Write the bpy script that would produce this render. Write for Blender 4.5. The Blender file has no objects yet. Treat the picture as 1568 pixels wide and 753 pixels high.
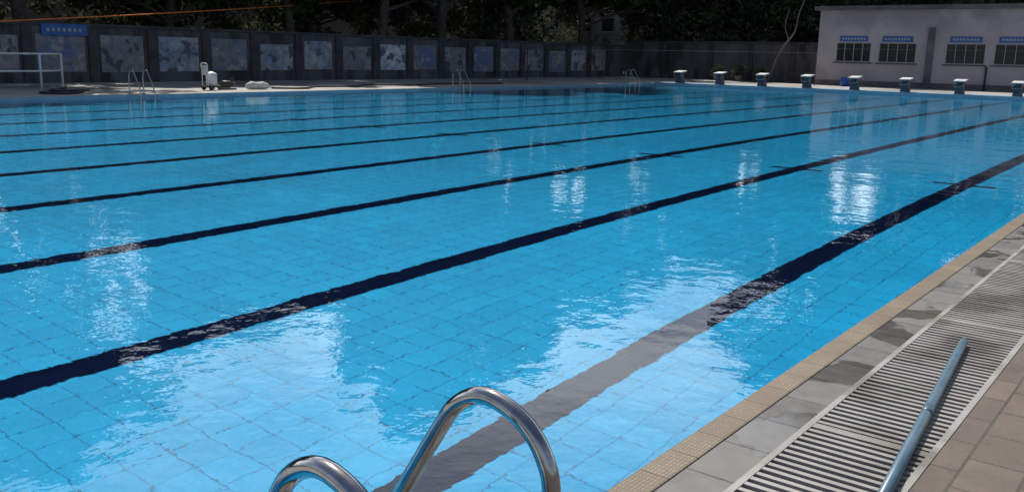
import bpy, math, random
import numpy as np
from mathutils import Vector, Matrix
R=random.Random(7)
S=bpy.context.scene
S.view_settings.view_transform='Standard'; S.view_settings.look='None'; S.view_settings.exposure=0

# ------------------------------------------------------------ materials
def newmat(name):
    m=bpy.data.materials.new(name); m.use_nodes=True
    nt=m.node_tree; b=nt.nodes['Principled BSDF']
    return m,nt,b
def N(nt,t,**k):
    n=nt.nodes.new(t)
    for a,v in k.items(): setattr(n,a,v)
    return n
def L(nt,a,b): nt.links.new(a,b)
def coords(nt,axes='XYZ',scale=(1,1,1)):
    g=N(nt,'ShaderNodeNewGeometry')
    if axes=='XYZ' and scale==(1,1,1): return g.outputs['Position']
    s=N(nt,'ShaderNodeSeparateXYZ'); L(nt,g.outputs['Position'],s.inputs[0])
    c=N(nt,'ShaderNodeCombineXYZ')
    for i,a in enumerate(axes):
        m=N(nt,'ShaderNodeMath',operation='MULTIPLY'); L(nt,s.outputs[a],m.inputs[0]); m.inputs[1].default_value=scale[i]
        L(nt,m.outputs[0],c.inputs[i])
    return c.outputs[0]
def noise(nt,vec,scale,detail=4,rough=.55):
    n=N(nt,'ShaderNodeTexNoise'); n.inputs['Scale'].default_value=scale
    n.inputs['Detail'].default_value=detail; n.inputs['Roughness'].default_value=rough
    L(nt,vec,n.inputs['Vector']); return n.outputs['Fac']
def ramp(nt,fac,stops):
    r=N(nt,'ShaderNodeValToRGB'); e=r.color_ramp.elements
    while len(e)<len(stops): e.new(.5)
    for i,(p,c) in enumerate(stops):
        e[i].position=p; e[i].color=(c,c,c,1) if isinstance(c,(int,float)) else (*c,1)
    L(nt,fac,r.inputs[0]); return r.outputs[0]
def mix(nt,f,a,b,mode='MIX'):
    m=N(nt,'ShaderNodeMix',data_type='RGBA',blend_type=mode)
    for s,v in ((m.inputs[0],f),(m.inputs[6],a),(m.inputs[7],b)):
        if hasattr(v,'is_linked') : L(nt,v,s)
        elif isinstance(v,(int,float)): s.default_value=v
        else: s.default_value=(*v,1)
    return m.outputs[2]
def bump(nt,b,h,strength=.3,dist=.01):
    n=N(nt,'ShaderNodeBump'); n.inputs['Strength'].default_value=strength; n.inputs['Distance'].default_value=dist
    L(nt,h,n.inputs['Height']); L(nt,n.outputs[0],b.inputs['Normal'])
def noisy(name,c1,c2,scale=2,rough=.7,bs=.2,metal=0,lo=.35,hi=.65,bd=.01,c3=None,s3=.4,axes='XYZ',sc=(1,1,1)):
    m,nt,b=newmat(name); v=coords(nt,axes,sc)
    f=noise(nt,v,scale,6); col=mix(nt,ramp(nt,f,[(lo,0.),(hi,1.)]),c1,c2)
    if c3: col=mix(nt,ramp(nt,noise(nt,v,s3,5),[(.5,0.),(.62,1.)]),col,c3)
    L(nt,col,b.inputs['Base Color']); b.inputs['Roughness'].default_value=rough; b.inputs['Metallic'].default_value=metal
    if bs: bump(nt,b,noise(nt,v,scale*12,3),bs,bd)
    return m
def brick(nt,vec,w,h,mortar,offset=0,c1=(.4,)*3,c2=(.6,)*3,mc=(0,0,0),smooth=.1):
    t=N(nt,'ShaderNodeTexBrick'); t.offset=offset; t.squash=1
    L(nt,vec,t.inputs['Vector']); I=t.inputs
    I['Scale'].default_value=1; I['Brick Width'].default_value=w; I['Row Height'].default_value=h
    I['Mortar Size'].default_value=mortar; I['Mortar Smooth'].default_value=smooth; I['Bias'].default_value=0
    I['Color1'].default_value=(*c1,1); I['Color2'].default_value=(*c2,1); I['Mortar'].default_value=(*mc,1)
    return t
def pooltile(name,axes):
    m,nt,b=newmat(name); v=coords(nt,axes)
    base=brick(nt,v,.25,.25,.0045,0,(.0006,.210,.405),(.0009,.240,.450),(.0006,.10,.225))
    fine=brick(nt,v,.05,.05,.0016,0,(.90,.90,.90),(1,1,1),(.82,.82,.82))
    c=mix(nt,1.,base.outputs['Color'],fine.outputs['Color'],'MULTIPLY')
    c=mix(nt,1.,c,ramp(nt,noise(nt,v,.35,3),[(.3,.84),(.7,1.0)]),'MULTIPLY')
    L(nt,c,b.inputs['Base Color']); b.inputs['Roughness'].default_value=.6; b.inputs['Specular IOR Level'].default_value=.1
    return m
M_floor=pooltile('pool_tile_floor','XYZ'); M_wx=pooltile('pool_tile_side','YZX'); M_wy=pooltile('pool_tile_end','XZY')
def navytile():
    m,nt,b=newmat('navy_tile'); v=coords(nt)
    t=mix(nt,noise(nt,v,3,3),(.0015,.003,.014),(.003,.006,.022)); L(nt,t,b.inputs['Base Color'])
    b.inputs['Roughness'].default_value=.8; b.inputs['Specular IOR Level'].default_value=.0; return m
M_navy=navytile()
# water : real glass-like interface
def watermat():
    m,nt,b=newmat('water'); nt.nodes.remove(b); out=nt.nodes['Material Output']
    g=N(nt,'ShaderNodeBsdfGlass'); g.inputs['IOR'].default_value=1.34; g.inputs['Roughness'].default_value=0.0
    g.inputs['Color'].default_value=(.95,.99,1,1)
    v=coords(nt); 
    def mul(s,k):
        q=N(nt,'ShaderNodeMath',operation='MULTIPLY'); L(nt,s,q.inputs[0]); q.inputs[1].default_value=k; return q.outputs[0]
    def add(a,c):
        q=N(nt,'ShaderNodeMath',operation='ADD'); L(nt,a,q.inputs[0]); L(nt,c,q.inputs[1]); return q.outputs[0]
    h=add(add(mul(noise(nt,v,.9,1),.008),mul(noise(nt,v,3.4,1),.0042)),mul(noise(nt,v,10,2),.0015))
    bp=N(nt,'ShaderNodeBump'); bp.inputs['Strength'].default_value=1; bp.inputs['Distance'].default_value=1
    L(nt,h,bp.inputs['Height']); L(nt,bp.outputs[0],g.inputs['Normal']); L(nt,g.outputs[0],out.inputs['Surface'])
    return m
M_water=watermat()
def pavers():
    m,nt,b=newmat('paver_tile'); v=coords(nt,'YXZ')
    t=brick(nt,v,.32,.21,.006,.5,(.105,.080,.063),(.165,.128,.100),(.035,.03,.025))
    c=mix(nt,ramp(nt,noise(nt,v,1.6,6),[(.35,.0),(.7,.55)]),t.outputs['Color'],(.08,.067,.057))
    c=mix(nt,ramp(nt,noise(nt,v,60,2),[(.3,0.),(.8,.35)]),c,(.20,.165,.135))
    c=mix(nt,ramp(nt,noise(nt,v,7,6,.7),[(.55,0.),(.75,.5)]),c,(.055,.045,.038))
    L(nt,c,b.inputs['Base Color']); L(nt,ramp(nt,noise(nt,v,3,4),[(.4,.45),(.6,.75)]),b.inputs['Roughness'])
    bump(nt,b,t.outputs['Fac'],.6,-.004); return m
M_pav=pavers()
def slate():
    m,nt,b=newmat('slate_tile'); v=coords(nt,'YXZ')
    t=brick(nt,v,.335,5,.006,0,(.085,.085,.08),(.17,.165,.152),(.02,.02,.02))
    col=mix(nt,ramp(nt,noise(nt,v,9,6,.65),[(.35,0.),(.7,.6)]),t.outputs['Color'],(.21,.203,.188))
    wet=ramp(nt,noise(nt,v,2.1,3,.5),[(.51,0.),(.54,1.)])
    col=mix(nt,wet,col,mix(nt,.30,col,(.015,.015,.015)))
    L(nt,col,b.inputs['Base Color'])
    r=N(nt,'ShaderNodeMapRange'); L(nt,wet,r.inputs[0]); r.inputs[3].default_value=.5; r.inputs[4].default_value=.08
    L(nt,r.outputs[0],b.inputs['Roughness']); bump(nt,b,t.outputs['Fac'],.6,-.003); return m
M_slate=slate()
def coping():
    m,nt,b=newmat('coping_tile'); v=coords(nt,'YXZ')
    t=brick(nt,v,.24,5,.005,0,(.25,.20,.135),(.32,.26,.18),(.11,.085,.055))
    f=brick(nt,v,.03,.016,.003,0,(.8,.8,.8),(1,1,1),(.55,.52,.5))
    c=mix(nt,1.,t.outputs['Color'],f.outputs['Color'],'MULTIPLY')
    c=mix(nt,ramp(nt,noise(nt,v,5,5),[(.42,0.),(.72,.65)]),c,(.16,.13,.095))
    L(nt,c,b.inputs['Base Color']); b.inputs['Roughness'].default_value=.5; bump(nt,b,f.outputs['Fac'],.5,-.002); return m
M_cop=coping()
M_conc=noisy('concrete_deck',(.42,.40,.37),(.32,.305,.28),1.2,.8,.2,c3=(.20,.19,.175),s3=.25)
M_ground=noisy('ground_soil',(.10,.09,.07),(.16,.14,.11),.5,.95,.3)
M_grate=noisy('grate_plastic',(.35,.337,.32),(.25,.24,.22),3,.5,.05,c3=(.17,.155,.135),s3=1.5)
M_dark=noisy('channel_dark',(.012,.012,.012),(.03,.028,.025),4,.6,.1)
M_white=noisy('white_paint',(.72,.73,.72),(.55,.55,.53),3,.5,.05)
M_steel=noisy('stainless_steel',(.46,.47,.49),(.33,.33,.35),25,.10,.03,metal=1,bd=.001)
M_pole=noisy('blue_pole_paint',(.065,.13,.19),(.11,.19,.255),6,.35,.05)
M_bark=noisy('bark',(.05,.04,.032),(.10,.085,.07),5,.9,.6,bd=.03)
M_bld=noisy('building_plaster',(.46,.405,.42),(.38,.335,.35),.5,.85,.1,c3=(.30,.262,.28),s3=.3)
M_bld2=noisy('weathered_plaster',(.16,.15,.15),(.24,.23,.225),.4,.9,.1)
M_roofc=noisy('roof_edge',(.10,.09,.10),(.16,.15,.15),1,.9,.1)
M_glass=noisy('window_glass',(.015,.018,.022),(.03,.035,.04),.8,.12,0)
M_frame=noisy('window_frame',(.38,.38,.40),(.30,.30,.32),3,.5,0)
M_sign=noisy('blue_sign_paint',(.02,.09,.32),(.04,.13,.40),2,.5,0)
M_wall=noisy('grimy_wall',(.075,.07,.078),(.13,.125,.13),.8,.95,.3,c3=(.04,.037,.04),s3=.9,axes='XYZ',sc=(1,1,.35))
M_post=noisy('wall_post',(.045,.042,.047),(.08,.076,.08),1.5,.95,.3)
M_blockw=noisy('block_slab',(.34,.35,.36),(.26,.27,.28),5,.5,.05)
M_blockg=noisy('block_pedestal',(.05,.06,.08),(.09,.10,.13),3,.6,.05)
M_endw=noisy('end_kerb_tile',(.30,.42,.48),(.23,.34,.42),2,.5,.05)
M_black=noisy('black_plastic',(.02,.02,.022),(.05,.05,.05),5,.5,.05)
M_orange=noisy('orange_rope',(.75,.18,.02),(.6,.14,.02),5,.7,0)
M_drum=noisy('blue_plastic',(.03,.12,.45),(.02,.09,.36),3,.4,0)
M_sack=noisy('white_fabric',(.62,.61,.58),(.45,.44,.42),6,.8,.4)
def mural(name,a,bcol,c,seed):
    m,nt,b=newmat(name); v=coords(nt,'YZX'); 
    off=N(nt,'ShaderNodeVectorMath',operation='ADD'); L(nt,v,off.inputs[0]); off.inputs[1].default_value=(seed*7.3,seed*3.1,0)
    f=noise(nt,off.outputs[0],.9,1); f2=noise(nt,off.outputs[0],1.7,1)
    col=mix(nt,ramp(nt,f,[(.45,0.),(.53,1.)]),a,bcol)
    col=mix(nt,ramp(nt,f2,[(.60,0.),(.64,1.)]),col,c)
    col=mix(nt,ramp(nt,noise(nt,off.outputs[0],3,8,.7),[(.42,0.),(.68,.8)]),col,(.12,.118,.125))
    L(nt,col,b.inputs['Base Color']); b.inputs['Roughness'].default_value=.85; return m
MUR=[mural('mural_a',(.23,.24,.27),(.31,.305,.31),(.08,.08,.09),1),
     mural('mural_b',(.25,.32,.44),(.42,.44,.48),(.10,.12,.16),2),
     mural('mural_c',(.14,.20,.36),(.24,.24,.27),(.36,.36,.38),3),
     mural('mural_d',(.70,.72,.75),(.52,.60,.72),(.12,.14,.22),4)]
def leafmat(name,c1,c2,tr=.18):
    m,nt,b=newmat(name); nt.nodes.remove(b); out=nt.nodes['Material Output']
    v=coords(nt); col=mix(nt,ramp(nt,noise(nt,v,.7,3),[(.35,0.),(.65,1.)]),c1,c2)
    d=N(nt,'ShaderNodeBsdfDiffuse'); t=N(nt,'ShaderNodeBsdfTranslucent'); mx=N(nt,'ShaderNodeMixShader'); mx.inputs[0].default_value=tr
    L(nt,col,d.inputs[0]); L(nt,col,t.inputs[0]); L(nt,d.outputs[0],mx.inputs[1]); L(nt,t.outputs[0],mx.inputs[2]); L(nt,mx.outputs[0],out.inputs[0])
    return m
M_leaf=leafmat('foliage',(.026,.044,.018),(.050,.072,.030),.10)
M_leafd=leafmat('shrub_foliage',(.050,.064,.042),(.11,.12,.072),.35)  # leaf colour of the shrubs, lighter than the tree crowns

# ------------------------------------------------------------ mesh helpers
class MB:
    def __init__(s): s.v=[];s.f=[];s.mi=[];s.mats=[];s.sm=[]
    def m(s,mat):
        if mat not in s.mats: s.mats.append(mat)
        return s.mats.index(mat)
    def face(s,pts,mat,sm=False):
        k=len(s.v); s.v+= [tuple(p) for p in pts]; s.f.append(tuple(range(k,k+len(pts)))); s.mi.append(s.m(mat)); s.sm.append(sm)
    def box(s,x0,x1,y0,y1,z0,z1,mat):
        s.hexa([(x0,y0,z0),(x1,y0,z0),(x1,y1,z0),(x0,y1,z0),(x0,y0,z1),(x1,y0,z1),(x1,y1,z1),(x0,y1,z1)],mat)
    def hexa(s,p,mat):
        k=len(s.v); s.v+=p; i=s.m(mat)
        for f in ((0,3,2,1),(4,5,6,7),(0,1,5,4),(1,2,6,5),(2,3,7,6),(3,0,4,7)):
            s.f.append(tuple(k+a for a in f)); s.mi.append(i); s.sm.append(False)
    def tube(s,pts,rad,mat,n=10,cap=True):
        pts=[Vector(p) for p in pts]
        if not hasattr(rad,'__len__'): rad=[rad]*len(pts)
        k=len(s.v); i=s.m(mat); t0=(pts[1]-pts[0]).normalized()
        a=Vector((0,0,1)) if abs(t0.z)<.9 else Vector((1,0,0)); u=t0.cross(a).normalized()
        for j,p in enumerate(pts):
            t=(pts[min(j+1,len(pts)-1)]-pts[max(j-1,0)]).normalized()
            u=(u-t*u.dot(t)).normalized(); w=t.cross(u)
            for q in range(n):
                an=2*math.pi*q/n; s.v.append(tuple(p+(u*math.cos(an)+w*math.sin(an))*rad[j]))
        for j in range(len(pts)-1):
            for q in range(n):
                s.f.append((k+j*n+q,k+j*n+(q+1)%n,k+(j+1)*n+(q+1)%n,k+(j+1)*n+q)); s.mi.append(i); s.sm.append(True)
        if cap:
            s.f.append(tuple(k+q for q in range(n))[::-1]); s.mi.append(i); s.sm.append(False)
            e=k+(len(pts)-1)*n; s.f.append(tuple(e+q for q in range(n))); s.mi.append(i); s.sm.append(False)
    def obj(s,name,parent=None,loc=None,bevel=0):
        me=bpy.data.meshes.new(name); me.from_pydata(s.v,[],s.f)
        for m in s.mats: me.materials.append(m)
        me.polygons.foreach_set('material_index',s.mi); me.polygons.foreach_set('use_smooth',s.sm); me.update()
        o=bpy.data.objects.new(name,me); S.collection.objects.link(o)
        if parent: o.parent=parent
        if loc: o.location=loc
        if bevel:
            b=o.modifiers.new('bevel','BEVEL'); b.width=bevel; b.segments=2; b.limit_method='ANGLE'
        return o
def empty(name,loc=(0,0,0)):
    o=bpy.data.objects.new(name,None); S.collection.objects.link(o); o.location=loc; o.empty_display_size=.3; return o
def cr(pts,n=6):
    P=[Vector(p) for p in pts]; P=[P[0]*2-P[1]]+P+[P[-1]*2-P[-2]]; out=[]
    for i in range(1,len(P)-2):
        for k in range(n):
            t=k/n; a,b,c,d=P[i-1:i+3]
            out.append(.5*((2*b)+(c-a)*t+(2*a-5*b+4*c-d)*t*t+(3*b-a-3*c+d)*t**3))
    out.append(P[-2]); return out

XN,XF,YE=-1.58,-28.0,50.0   # pool edges
WZ=-.10
# ------------------------------------------------------------ ground and decks
b=MB(); G=900
for x0,x1,y0,y1 in ((-G,XF-.3,-G,G),(8.9,G,-G,G),(XF-.3,8.9,-G,-6),(XF-.3,8.9,YE+11,G)):
    b.face([(x0,y0,-.03),(x1,y0,-.03),(x1,y1,-.03),(x0,y1,-.03)],M_ground)
b.obj('ground')
def fz(y): return -1.3 if y<20 else -1.3-.6*(y-20)/30
b=MB()
for y0,y1 in ((0,20),(20,YE)):
    b.face([(XF,y0,fz(y0)),(XN,y0,fz(y0)),(XN,y1,fz(y1)),(XF,y1,fz(y1))],M_floor)
for x in (XN,XF):
    b.face([(x,0,-2),(x,YE,-2),(x,YE,-.16),(x,0,-.16)],M_wx)
    b.face([(x,0,-.16),(x,YE,-.16),(x,YE,0),(x,0,0)],M_endw)
for y in (0,YE):
    b.face([(XF,y,-2),(XN,y,-2),(XN,y,-.16),(XF,y,-.16)],M_wy)
    b.face([(XF,y,-.16),(XN,y,-.16),(XN,y,0),(XF,y,0)],M_endw)
b.box(XN-.12,XN-.002,.01,YE-.01,-.22,-.125,M_navy)
lines=[-3.03-2.6*i for i in range(10)]
for x in lines:
    for y0,y1 in ((1.4,20),(20,48.2)):
        b.face([(x-.14,y0,fz(y0)+.005),(x+.14,y0,fz(y0)+.005),(x+.14,y1,fz(y1)+.005),(x-.14,y1,fz(y1)+.005)],M_navy)
    for y in (1.3,15.1,35,48.3):
        b.face([(x-.45,y-.07,fz(y)+.012),(x+.45,y-.07,fz(y)+.012),(x+.45,y+.07,fz(y)+.012),(x-.45,y+.07,fz(y)+.012)],M_navy)
b.obj('swimming_pool')
b=MB(); b.face([(XF,0,WZ),(XN,0,WZ),(XN,YE,WZ),(XF,YE,WZ)],M_water); w=b.obj('water')
w.visible_shadow=False   # clear water lets the sunlight reach the pool floor
# near side deck
b=MB(); b.box(XN-.012,-1.462,-.3,YE,-.04,.004,M_cop); b.obj('pool_coping',bevel=.006)
b=MB(); b.box(-1.458,-1.262,-6,YE,-.3,0,M_slate); b.obj('slate_edging')
b=MB(); b.box(-.735,8.9,-6,YE+11,-.3,0,M_pav); b.obj('pavement')
# far decks
b=MB(); b.box(-37.9,XF-.004,-6,YE+12.9,-.3,-.004,M_conc); b.box(XF-.004,-.74,YE+.004,YE+11,-.3,-.006,M_conc); b.box(XF-.003,-1.46,-6,-.004,-.3,-.005,M_conc); b.obj('pool_deck')
# grate
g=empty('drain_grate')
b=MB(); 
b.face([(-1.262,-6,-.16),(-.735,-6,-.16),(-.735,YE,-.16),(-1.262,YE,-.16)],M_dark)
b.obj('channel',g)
b=MB()
b.box(-1.260,-1.232,-6,YE,-.03,.004,M_grate); b.box(-.765,-.737,-6,YE,-.03,.004,M_grate)
y=.5; pit=.055
while y<YE-.1:
    k=(y-1.52)%2.2
    if k<pit: b.box(-1.231,-.766,y-.012,y+.040,-.025,.003,M_grate)
    else: b.box(-1.231,-.766,y,y+.025+R.uniform(-.001,.001),-.025,.002+R.uniform(-.0012,.001),M_grate)
    y+=pit
b.obj('bars',g)
# pole
b=MB(); p0=Vector((-.99,5.43,.03)); p1=Vector((-.72,2.55,.03))
b.tube([p0+(p0-p1)*.001,p0,p0.lerp(p1,.05),p0.lerp(p1,.5),p1],[.012,.022,.0235,.0235,.0235],M_pole,16); b.tube([p0.lerp(p1,.42),p0.lerp(p1,.45)],.0247,M_pole,16); b.obj('cleaning_pole')

# ------------------------------------------------------------ ladders
def ladder(name,loc,sx):
    e=empty(name,loc); prof=[(0,0),(0,.3),(0,.58),(-.022,.68),(-.085,.752),(-.19,.785),(-.28,.745),(-.345,.655),(-.47,.455),(-.60,.25),(-.655,.08),(-.67,-.15),(-.67,-.6),(-.67,-1.05)]
    for i,yy in enumerate((-.245,.245)):
        b=MB(); b.tube(cr([(sx*x,yy,z-.008) for x,z in prof],7),.0215,M_steel,24); o=b.obj('rail_%d'%(i+1),e)
        b=MB(); b.tube([(0,yy,.0),(0,yy,.018),(0,yy,.022)],[.055,.052,.03],M_steel,20); b.obj('flange_%d'%(i+1),e)
    for i,z in enumerate((-.3,-.58,-.86)):
        b=MB(); b.box(-.72*1 if sx>0 else .62,-.62 if sx>0 else .72,-.235,.235,z-.015,z+.015,M_white); b.obj('step_%d'%(i+1),e,bevel=.008)
    return e
ladder('pool_ladder',(-1.065,1.295,0),1)
for yy in (16.4,32.3,47.7): ladder('pool_ladder',(XF-.5,yy,0),-1)

# ------------------------------------------------------------ starting blocks and end kerb
b=MB(); b.box(XF,-1.46,YE+.002,YE+1.6,-.006,.05,M_endw); b.obj('end_kerb',bevel=.01)
for x in lines:
    e=empty('starting_block',(x,YE+.32,.05))
    b=MB(); b.hexa([(-.20,-.24,0),(.20,-.24,0),(.20,.28,0),(-.20,.28,0),(-.13,-.16,.60),(.13,-.16,.60),(.13,.2,.66),(-.13,.2,.66)],M_blockg); b.obj('pedestal',e,bevel=.015)
    b=MB(); b.hexa([(-.29,-.36,.585),(.29,-.36,.585),(.29,.34,.67),(-.29,.34,.67),(-.29,-.36,.645),(.29,-.36,.645),(.29,.34,.73),(-.29,.34,.73)],M_blockw); b.obj('platform',e,bevel=.015)
    b=MB(); b.hexa([(-.27,-.34,.650),(.27,-.34,.650),(.27,.32,.730),(-.27,.32,.730),(-.27,-.34,.657),(.27,-.34,.657),(.27,.32,.737),(-.27,.32,.737)],M_white); b.obj('footpad',e)
    b=MB(); b.tube(cr([(-.2,-.30,.56),(-.2,-.34,.38),(.2,-.34,.38),(.2,-.30,.56)],4),.015,M_steel,8); b.obj('hand_grip',e)

# ------------------------------------------------------------ perimeter wall
e=empty('perimeter_wall'); XW=-38.0
b=MB(); b.box(XW-.22,XW,-25,62.9,-.03,2.28,M_wall); b.obj('wall_body',e)
b=MB(); b.box(XW-.3,XW+.08,-25,62.9,2.283,2.40,M_post); b.obj('wall_cap',e)
b=MB(); y=-23.2; pys=[]
while y<62: b.box(XW+.003,XW+.13,y-.2,y+.2,-.03,2.28,M_post); pys.append(y); y+=2.7
b.obj('wall_posts',e)
b=MB()
for i,y in enumerate(pys[:-1]):
    m=MUR[{0:0,1:2,2:0,3:1,4:2}[R.randrange(5)]]
    if 36<y<38.5: m=MUR[3]
    b.box(XW+.002,XW+.02,y+.32+R.random()*.1,y+2.38-R.random()*.1,.35+R.random()*.2,2.0-R.random()*.25,m)
b.obj('mural_panels',e)
e=empty('wall_sign',(XW+.05,18.9,2.1)); b=MB(); b.box(0,.05,-1.0,1.0,-.22,.25,M_sign); b.obj('board',e,bevel=.01)
b=MB(); [b.box(.052,.056,-.8+i*.22,-.68+i*.22,-.05,.08,M_frame) for i in range(7)]; b.obj('lettering',e)
e=empty('boundary_wall'); b=MB(); b.box(XW,-22.2,62.95,63.2,-.03,2.6,M_wall); b.obj('wall_body',e)
b=MB(); b.box(XW,-22.2,62.87,63.28,2.603,2.75,M_post)
for i in range(5): b.box(XW+1+i*3.1,XW+1.35+i*3.1,62.8,62.947,-.03,2.6,M_post)
b.obj('wall_posts',e)

# ------------------------------------------------------------ changing-room building
e=empty('changing_room_building'); X0,X1,YB=-21.7,8.0,60.0
wins=[]; x=-20.5
while x<6:
    wins+= [(x,x+2.2),(x+2.65,x+4.9)]; x+=6.55
b=MB(); z0,z1=1.5,2.72
b.box(X0,X1,YB,YB+.25,-.03,z0,M_bld); b.box(X0,X1,YB,YB+.25,z1,4.7,M_bld)
xs=[X0]+[q for w_ in wins for q in w_]+[X1]
for i in range(0,len(xs),2):
    if xs[i]<xs[i+1]: b.box(xs[i],min(xs[i+1],X1),YB,YB+.25,z0+.0,z1,M_bld)
b.box(X0,X0+.25,YB+.25,YB+9,-.03,4.7,M_bld); b.box(X1-.25,X1,YB+.25,YB+9,-.03,4.7,M_bld); b.box(X0+.25,X1-.25,YB+8.8,YB+9,-.03,4.7,M_bld)
b.obj('walls',e)
b=MB(); b.box(X0-.3,X1+.3,YB-.35,YB+9.3,4.703,4.95,M_roofc); b.box(X0,X1,YB-.02,YB-.001,.0,.35,M_roofc); b.obj('roof_slab',e)
b=MB(); bg=MB(); bs=MB()
for a,c in wins:
    if c>X1-.2: continue
    bg.box(a+.02,c-.02,YB+.12,YB+.14,z0+.02,z1-.02,M_glass)
    for q in (a,c-.06): b.box(q,q+.06,YB+.02,YB+.11,z0,z1,M_frame)
    b.box(a+.06,c-.06,YB+.02,YB+.11,z1-.06,z1,M_frame); b.box(a+.06,c-.06,YB+.02,YB+.11,z0,z0+.06,M_frame)
    n=4
    for i in range(1,n): q=a+(c-a)*i/n; b.box(q-.018,q+.018,YB+.025,YB+.105,z0+.06,z1-.06,M_frame)
    b.box(a+.06,c-.06,YB+.04,YB+.09,z0+.8,z0+.83,M_roofc)
    b.box(a-.1,c+.1,YB-.08,YB-.001,z0-.09,z0-.005,M_roofc)
    bs.box(a+.2,c-.25,YB-.05,YB-.002,z1+.05,z1+.38,M_sign)
    for k in range(8): bs.box(a+.35+k*.19,a+.47+k*.19,YB-.055,YB-.051,z1+.15,z1+.28,M_frame)
b.obj('window_frames',e); bg.obj('window_glass',e); bs.obj('signs_over_windows',e)
b=MB()
for q in (-15.0,-8.45,-1.9): b.box(q,q+.38,YB-.12,YB-.021,-.0,3.6,M_roofc)
for q in (-11.6,): b.tube([(q,YB-.09,0),(q,YB-.09,1.4)],.06,M_black,8); 
b.obj('pilasters',e)
# drum
b=MB(); b.tube([(0,0,0),(0,0,.03),(0,0,.25),(0,0,.28),(0,0,.31),(0,0,.52),(0,0,.55)],[.24,.27,.28,.29,.28,.27,.24],M_drum,24); b.obj('plastic_drum',None,(-19.4,58.9,0))

# background building behind the trees
def blk(name,x0,x1,y0,y1,h,face):
    e=empty(name); b=MB(); b.box(x0,x1,y0,y1,-.03,h,M_bld2); b.box(x0-.1,x1+.1,y0-.3,y1+.3,h+.002,h+.25,M_roofc); b.obj('walls',e)
    b=MB()
    if face=='x':
        y=y0+1.5
        while y<y1-2:
            for z in (1.0,4.2):
                if z+1.4<h: b.box(x1-.05,x1+.02,y,y+1.5,z,z+1.4,M_glass); b.box(x1+.021,x1+.06,y-.1,y+1.6,z-.12,z-.02,M_frame)
            y+=3.3
    else:
        x=x0+1.5
        while x<x1-2:
            for z in (1.0,4.2):
                if z+1.4<h: b.box(x,x+1.5,y0-.02,y0+.05,z,z+1.4,M_glass); b.box(x-.1,x+1.6,y0-.06,y0-.021,z-.12,z-.02,M_frame)
            x+=3.3
    b.obj('windows',e)
blk('concrete_building',-70,-58,-10,90,7.6,'x'); blk('concrete_building',-57.7,22,88,98,8.6,'y')

# ------------------------------------------------------------ railing
e=empty('metal_railing'); b=MB()
P=[(-31,4,0),(-31,7.5,0),(-31,11,0),(-31.2,14.6,0),(-32.0,15.7,0)]
for z in (1.22,.66): b.tube([(x,y,z) for x,y,_ in P],.032,M_white,10)
b.obj('rails',e); b=MB()
for x,y,_ in P: b.tube([(x,y,0),(x,y,1.22)],.035,M_white,10); b.tube([(x,y,0),(x,y,.02)],.08,M_white,10)
b.obj('posts',e)

# ------------------------------------------------------------ pump trolley, pump, sack, hose
e=empty('pool_vacuum_trolley',(-29.9,20.2,0))
b=MB(); b.tube(cr([(0,0,.16),(0,0,.2),(0,0,.5),(0,0,.62),(0,0,.68)],3),[.16]*3+[.2]*6+[.17,.13,.08,.05],M_white,20); b.obj('filter_tank',e)
b=MB(); b.box(-.22,.22,-.28,.28,.10,.15,M_black); b.obj('base_plate',e,bevel=.01)
b=MB(); 
for sx in (-.24,.24):
    for yy in (-.18,.18): b.tube([(sx-.03,yy,.09),(sx+.03,yy,.09)],.09,M_black,16)
b.obj('wheels',e)
b=MB(); b.tube(cr([(-.18,-.26,.15),(-.18,-.27,.7),(-.18,-.3,.95),(.18,-.3,.95),(.18,-.27,.7),(.18,-.26,.15)],5),.018,M_white,8); b.box(-.16,.16,-.30,-.25,.55,.9,M_white); b.obj('handle',e)
e=empty('water_pump',(-30.0,20.95,0))
b=MB(); b.tube([(0,-.25,.2),(0,-.24,.2),(0,.1,.2),(0,.12,.2)],[.12,.14,.14,.1],M_black,16); b.tube([(0,.12,.2),(0,.3,.2)],.09,M_blockg,14); b.box(-.15,.15,-.25,.3,.0,.05,M_black); b.tube([(0,.2,.25),(0,.2,.42)],.04,M_black,10); b.obj('motor',e)
b=MB(); pts=[(0,-.55,.10),(0,-.5,.12),(.02,-.3,.16),(0,-.05,.14),(.03,.2,.15),(.02,.4,.12),(0,.55,.08)]
b.tube(pts,[.04,.10,.155,.135,.15,.11,.03],M_sack,18); b.obj('canvas_sack',None,(-29.7,22.1,0))
b=MB(); b.tube(cr([(-29.9,22.9,.04),(-29.2,24,.04),(-30.4,25.6,.04),(-30,27.5,.04),(-31,29,.04),(-30.2,31,.04),(-30.8,34,.04),(-30.3,38,.04)],8),.04,M_black,8)
b.tube(cr([(-29.5,15.1,.04),(-29.0,14.3,.04),(-29.6,13.8,.04),(-30.2,14.4,.04),(-29.8,15.2,.08),(-29.1,15.0,.12),(-29.4,14.0,.12),(-30,14.8,.15)],6),.04,M_black,8)
b.obj('suction_hose')
# orange rope
b=MB(); A=Vector((-26.7,5.9,1.64)); C=Vector((-45.5,44,4.95)); pts=[A.lerp(C,i/24)-Vector((0,0,.12*math.sin(math.pi*i/24))) for i in range(25)]
b.tube(pts,.024,M_orange,6); b.tube([(A.x,A.y,0),(A.x,A.y,1.7)],.03,M_white,8); b.obj('orange_rope')
b=MB(); b.tube([(-34,45,1.9),(-21,58,2.0)],.006,M_bld2,5); b.tube([(-34,45,0),(-34,45,1.95)],.03,M_post,8); b.tube([(-21,58,0),(-21,58,2.05)],.03,M_post,8); b.obj('wire_line')

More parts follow.
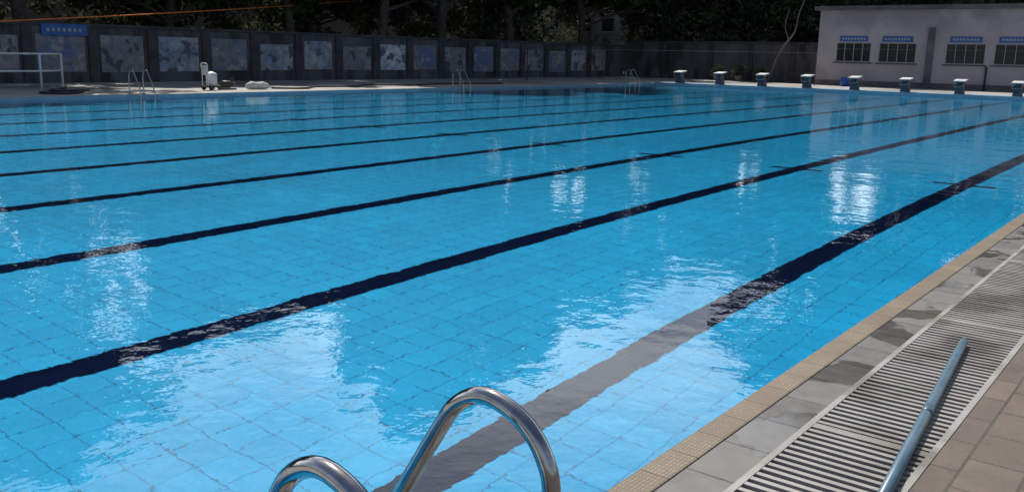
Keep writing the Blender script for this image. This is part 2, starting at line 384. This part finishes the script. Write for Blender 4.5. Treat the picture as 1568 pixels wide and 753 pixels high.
# ------------------------------------------------------------ trees
def leaves(cent,rad,count,size,rng):
    n=len(cent); idx=np.repeat(np.arange(n),count); m=len(idx)
    d=rng.normal(size=(m,3)); d/=np.linalg.norm(d,axis=1)[:,None]; r=rng.random(m)**.45
    p=cent[idx]+d*r[:,None]*rad[idx]
    a=rng.normal(size=(m,3)); a/=np.linalg.norm(a,axis=1)[:,None]
    c=np.cross(a,rng.normal(size=(m,3))); c/=np.linalg.norm(c,axis=1)[:,None]
    s=size*(.6+.8*rng.random(m))[:,None]
    v=np.stack([p-a*s,p+c*s*.5,p+a*s,p-c*s*.5],axis=1).reshape(-1,3)
    return v
def leafmesh(name,v,mat):
    m=len(v)//4; me=bpy.data.meshes.new(name)
    me.from_pydata(v.tolist(),[],np.arange(m*4).reshape(-1,4).tolist()); me.materials.append(mat); me.update(); return me
def treemesh(seed,H=16.0,crown0=5.2,lean=.6,cr_r=5.8):
    rr=random.Random(seed); rng=np.random.default_rng(seed); b=MB(); tips=[]
    la=rr.uniform(0,6.28)
    tp=[Vector((math.cos(la)*lean*(t**1.5)*2.2+rr.uniform(-.15,.15),math.sin(la)*lean*(t**1.5)*2.2+rr.uniform(-.15,.15),t*H*.8)) for t in (0,.12,.27,.45,.65,.85,1)]
    tp[0].x=tp[0].y=0
    sp=cr(tp,5); n=len(sp); b.tube(sp,[.33*(1-.85*i/n)+(.12 if i==0 else 0) for i in range(n)],M_bark,10)
    for k in range(14):
        t=rr.uniform(.30,.98); s0=sp[int(t*(n-1))]; an=k*2.4+rr.uniform(-.4,.4)
        ln=cr_r*rr.uniform(.6,1.05)*(1-.35*abs(t-.55)); up=rr.uniform(.15,.7)+t*.3
        q=[s0]; d=Vector((math.cos(an),math.sin(an),up)).normalized()
        for j in range(4): 
            d=(d+Vector((rr.uniform(-.25,.25),rr.uniform(-.25,.25),rr.uniform(-.15,.2)))).normalized(); q.append(q[-1]+d*ln/4)
        sq=cr(q,3); r0=.13*(1.2-t*.6); b.tube(sq,[max(.015,r0*(1-i/len(sq))) for i in range(len(sq))],M_bark,6,False)
        tips+= [q[2],q[3],q[4]]
        for _ in range(3):
            s1=q[rr.choice((2,3))]; d2=Vector((rr.uniform(-1,1),rr.uniform(-1,1),rr.uniform(-.2,.9))).normalized(); e1=s1+d2*rr.uniform(1.2,2.4)
            b.tube([s1,s1.lerp(e1,.5)+Vector((0,0,.1)),e1],[.045,.03,.012],M_bark,5,False); tips.append(e1)
    for _ in range(48):
        a=rr.uniform(0,6.28); z=rr.uniform(H*.6,H-.9); q=rr.uniform(.1,1.0)*cr_r*math.sqrt(max(.1,1-((z-(H+crown0)/2)/((H-crown0)/2))**2))
        c0=sp[min(n-1,int(z/(H*.8)*(n-1)))]; tips.append(Vector((c0.x+math.cos(a)*q,c0.y+math.sin(a)*q,z)))
    c=np.array([tuple(t) for t in tips if t.z>crown0-.5]); rad=np.stack([rng.uniform(.8,1.55,len(c)),rng.uniform(.8,1.55,len(c)),rng.uniform(.55,1.0,len(c))],1)
    lv=leaves(c,rad,105,.31,rng)
    tm=b.obj('tmp'); me=tm.data; bpy.data.objects.remove(tm)
    return me, leafmesh('leaves',lv,M_leaf)
TM=[treemesh(11),treemesh(23,lean=1.1),treemesh(37,crown0=4.6,lean=.3),treemesh(51,lean=.9,cr_r=6.4)]
def tree(k,x,y,s,rot=0,name='broadleaf_tree',sz=1):
    e=empty(name,(x,y,-.03)); e.scale=(s,s,s*sz); e.rotation_euler[2]=rot
    for me,nm in zip(TM[k],('trunk','crown')):
        o=bpy.data.objects.new(nm,me); S.collection.objects.link(o); o.parent=e
for i,(k,x,y,s) in enumerate([(0,-40.2,4,1.1),(1,-40.8,12,1.08),(3,-40.5,18.5,1.02),(0,-41.0,25.5,.86),(2,-40,32,.86),(1,-39.6,38.2,1.12),(3,-40.5,44.5,1.32),
      (2,-41,52,1.24),(0,-40,60,1.2),(1,-40.5,68,1.2),(2,-33,69.5,1.06),(0,-27.0,71,1.06),(3,-19,74,1.75),(1,-11.5,75,1.95),(2,-3.5,75,1.8),(0,6,76,1.7),
      (3,-49,8,1.0),(2,-49,15,1.0),(3,-48,29,.68),(0,-48.5,40,.9),(3,-49,48,1.05),(1,-50,61,1.0),(0,-38,80,1.0),(2,-30,82,.9)]):
    tree(k,x,y,s,i*1.7)
# understorey shrubs behind the wall
rng=np.random.default_rng(5)
n=400; c=np.stack([rng.uniform(-50,-41.2,n),rng.uniform(0,66,n),rng.uniform(1.2,6.2,n)],1); rd=np.stack([rng.uniform(.7,1.3,n)]*2+[rng.uniform(.5,1.0,n)],1)
n2=230; c2=np.stack([rng.uniform(-40,-22,n2),rng.uniform(65,70,n2),rng.uniform(1.2,6.6,n2)],1); rd2=np.stack([rng.uniform(.7,1.4,n2)]*2+[rng.uniform(.5,1.1,n2)],1)
n3=200; c3=np.stack([rng.uniform(-22,9,n3),rng.uniform(70.5,74,n3),rng.uniform(3,9,n3)],1); rd3=np.stack([rng.uniform(.9,1.6,n3)]*2+[rng.uniform(.7,1.3,n3)],1)
v=leaves(np.concatenate([c,c2,c3]),np.concatenate([rd,rd2,rd3]),85,.19,rng)
o=bpy.data.objects.new('shrub_mass',leafmesh('shrub_mass',v,M_leafd)); S.collection.objects.link(o)
# thin bent bare tree in front of the boundary wall
e=empty('bare_tree'); b=MB()
b.tube(cr([(-25.6,61.6,0),(-25.2,61.6,1.2),(-24.6,61.5,2.4),(-23.9,61.5,3.4),(-23.7,61.5,4.6),(-23.2,61.5,6.0)],5),[.10-.0028*i for i in range(26)],M_roofc,8)
b.tube(cr([(-24.3,61.5,2.9),(-24.6,61.5,3.8),(-24.4,61.5,4.9)],4),[.05-.004*i for i in range(9)],M_roofc,6); b.obj('trunk',e)
for (x,y,s) in ((-27.5,61,.8),(-26.2,61.6,.6),(-29.3,61.3,.7)):
    cc=np.array([[0,0,.5],[.3,.2,.7],[-.3,0,.4]])*s; v=leaves(cc,np.ones((3,3))*.45*s,120,.1,rng)
    e=empty('potted_shrub',(x,y,0)); o=bpy.data.objects.new('foliage',leafmesh('foliage',v,M_leafd)); S.collection.objects.link(o); o.parent=e; o.location=(0,0,.3)
    b=MB(); b.tube([(0,0,0),(0,0,.02),(0,0,.36),(0,0,.4)],[.15,.17,.25,.27],M_roofc,14); b.obj('pot',e)

# ------------------------------------------------------------ light
el=math.radians(58); az=math.atan2(-.86,.5)
sv=Vector((math.sin(az)*math.cos(el),math.cos(az)*math.cos(el),math.sin(el)))
l=bpy.data.lights.new('sun','SUN'); l.energy=4.6; l.angle=math.radians(.5); l.color=(1,.95,.88)
lo=bpy.data.objects.new('sun',l); S.collection.objects.link(lo); lo.rotation_euler=sv.to_track_quat('Z','Y').to_euler(); lo.location=(0,0,40)
W=bpy.data.worlds.new('World'); S.world=W; W.use_nodes=True; nt=W.node_tree
sk=nt.nodes.new('ShaderNodeTexSky'); sk.sky_type='NISHITA'; sk.sun_disc=False; sk.sun_elevation=el; sk.sun_rotation=az; sk.dust_density=2; sk.air_density=1
tc=N(nt,'ShaderNodeTexCoord'); sp_=N(nt,'ShaderNodeSeparateXYZ'); L(nt,tc.outputs['Generated'],sp_.inputs[0])
mp=N(nt,'ShaderNodeMapping'); mp.inputs['Scale'].default_value=(1,1,2.2); L(nt,tc.outputs['Generated'],mp.inputs[0])
cl=ramp(nt,noise(nt,mp.outputs[0],2.6,6,.55),[(.36,.25),(.56,1.)])
low=ramp(nt,sp_.outputs[2],[(.32,1.),(.60,.03)])
dp=N(nt,'ShaderNodeVectorMath',operation='DOT_PRODUCT'); L(nt,tc.outputs['Generated'],dp.inputs[0]); dp.inputs[1].default_value=(-.66,.75,0)
side=ramp(nt,dp.outputs['Value'],[(.2,.1),(.6,1.)])
fm=N(nt,'ShaderNodeMath',operation='MULTIPLY'); L(nt,cl,fm.inputs[0]); L(nt,low,fm.inputs[1])
fm2=N(nt,'ShaderNodeMath',operation='MULTIPLY'); L(nt,fm.outputs[0],fm2.inputs[0]); L(nt,side,fm2.inputs[1])
sky=mix(nt,fm2.outputs[0],sk.outputs[0],(23.,23.3,24.))
bgn=nt.nodes['Background']; bgn.inputs[1].default_value=.085; nt.links.new(sky,bgn.inputs[0])

# ------------------------------------------------------------ camera
r=Vector((.7875,.6157,.0212)).normalized(); bk=Vector((.5994,-.7737,.2059)); bk=(bk-r*bk.dot(r)).normalized(); up=bk.cross(r)
cam=bpy.data.cameras.new('camera'); cam.lens=32.05; cam.sensor_width=36; cam.clip_end=3000; cam.clip_start=.05
co=bpy.data.objects.new('camera',cam); S.collection.objects.link(co)
co.matrix_world=Matrix(((r.x,up.x,bk.x,0),(r.y,up.y,bk.y,0),(r.z,up.z,bk.z,1.55),(0,0,0,1)))
S.camera=co
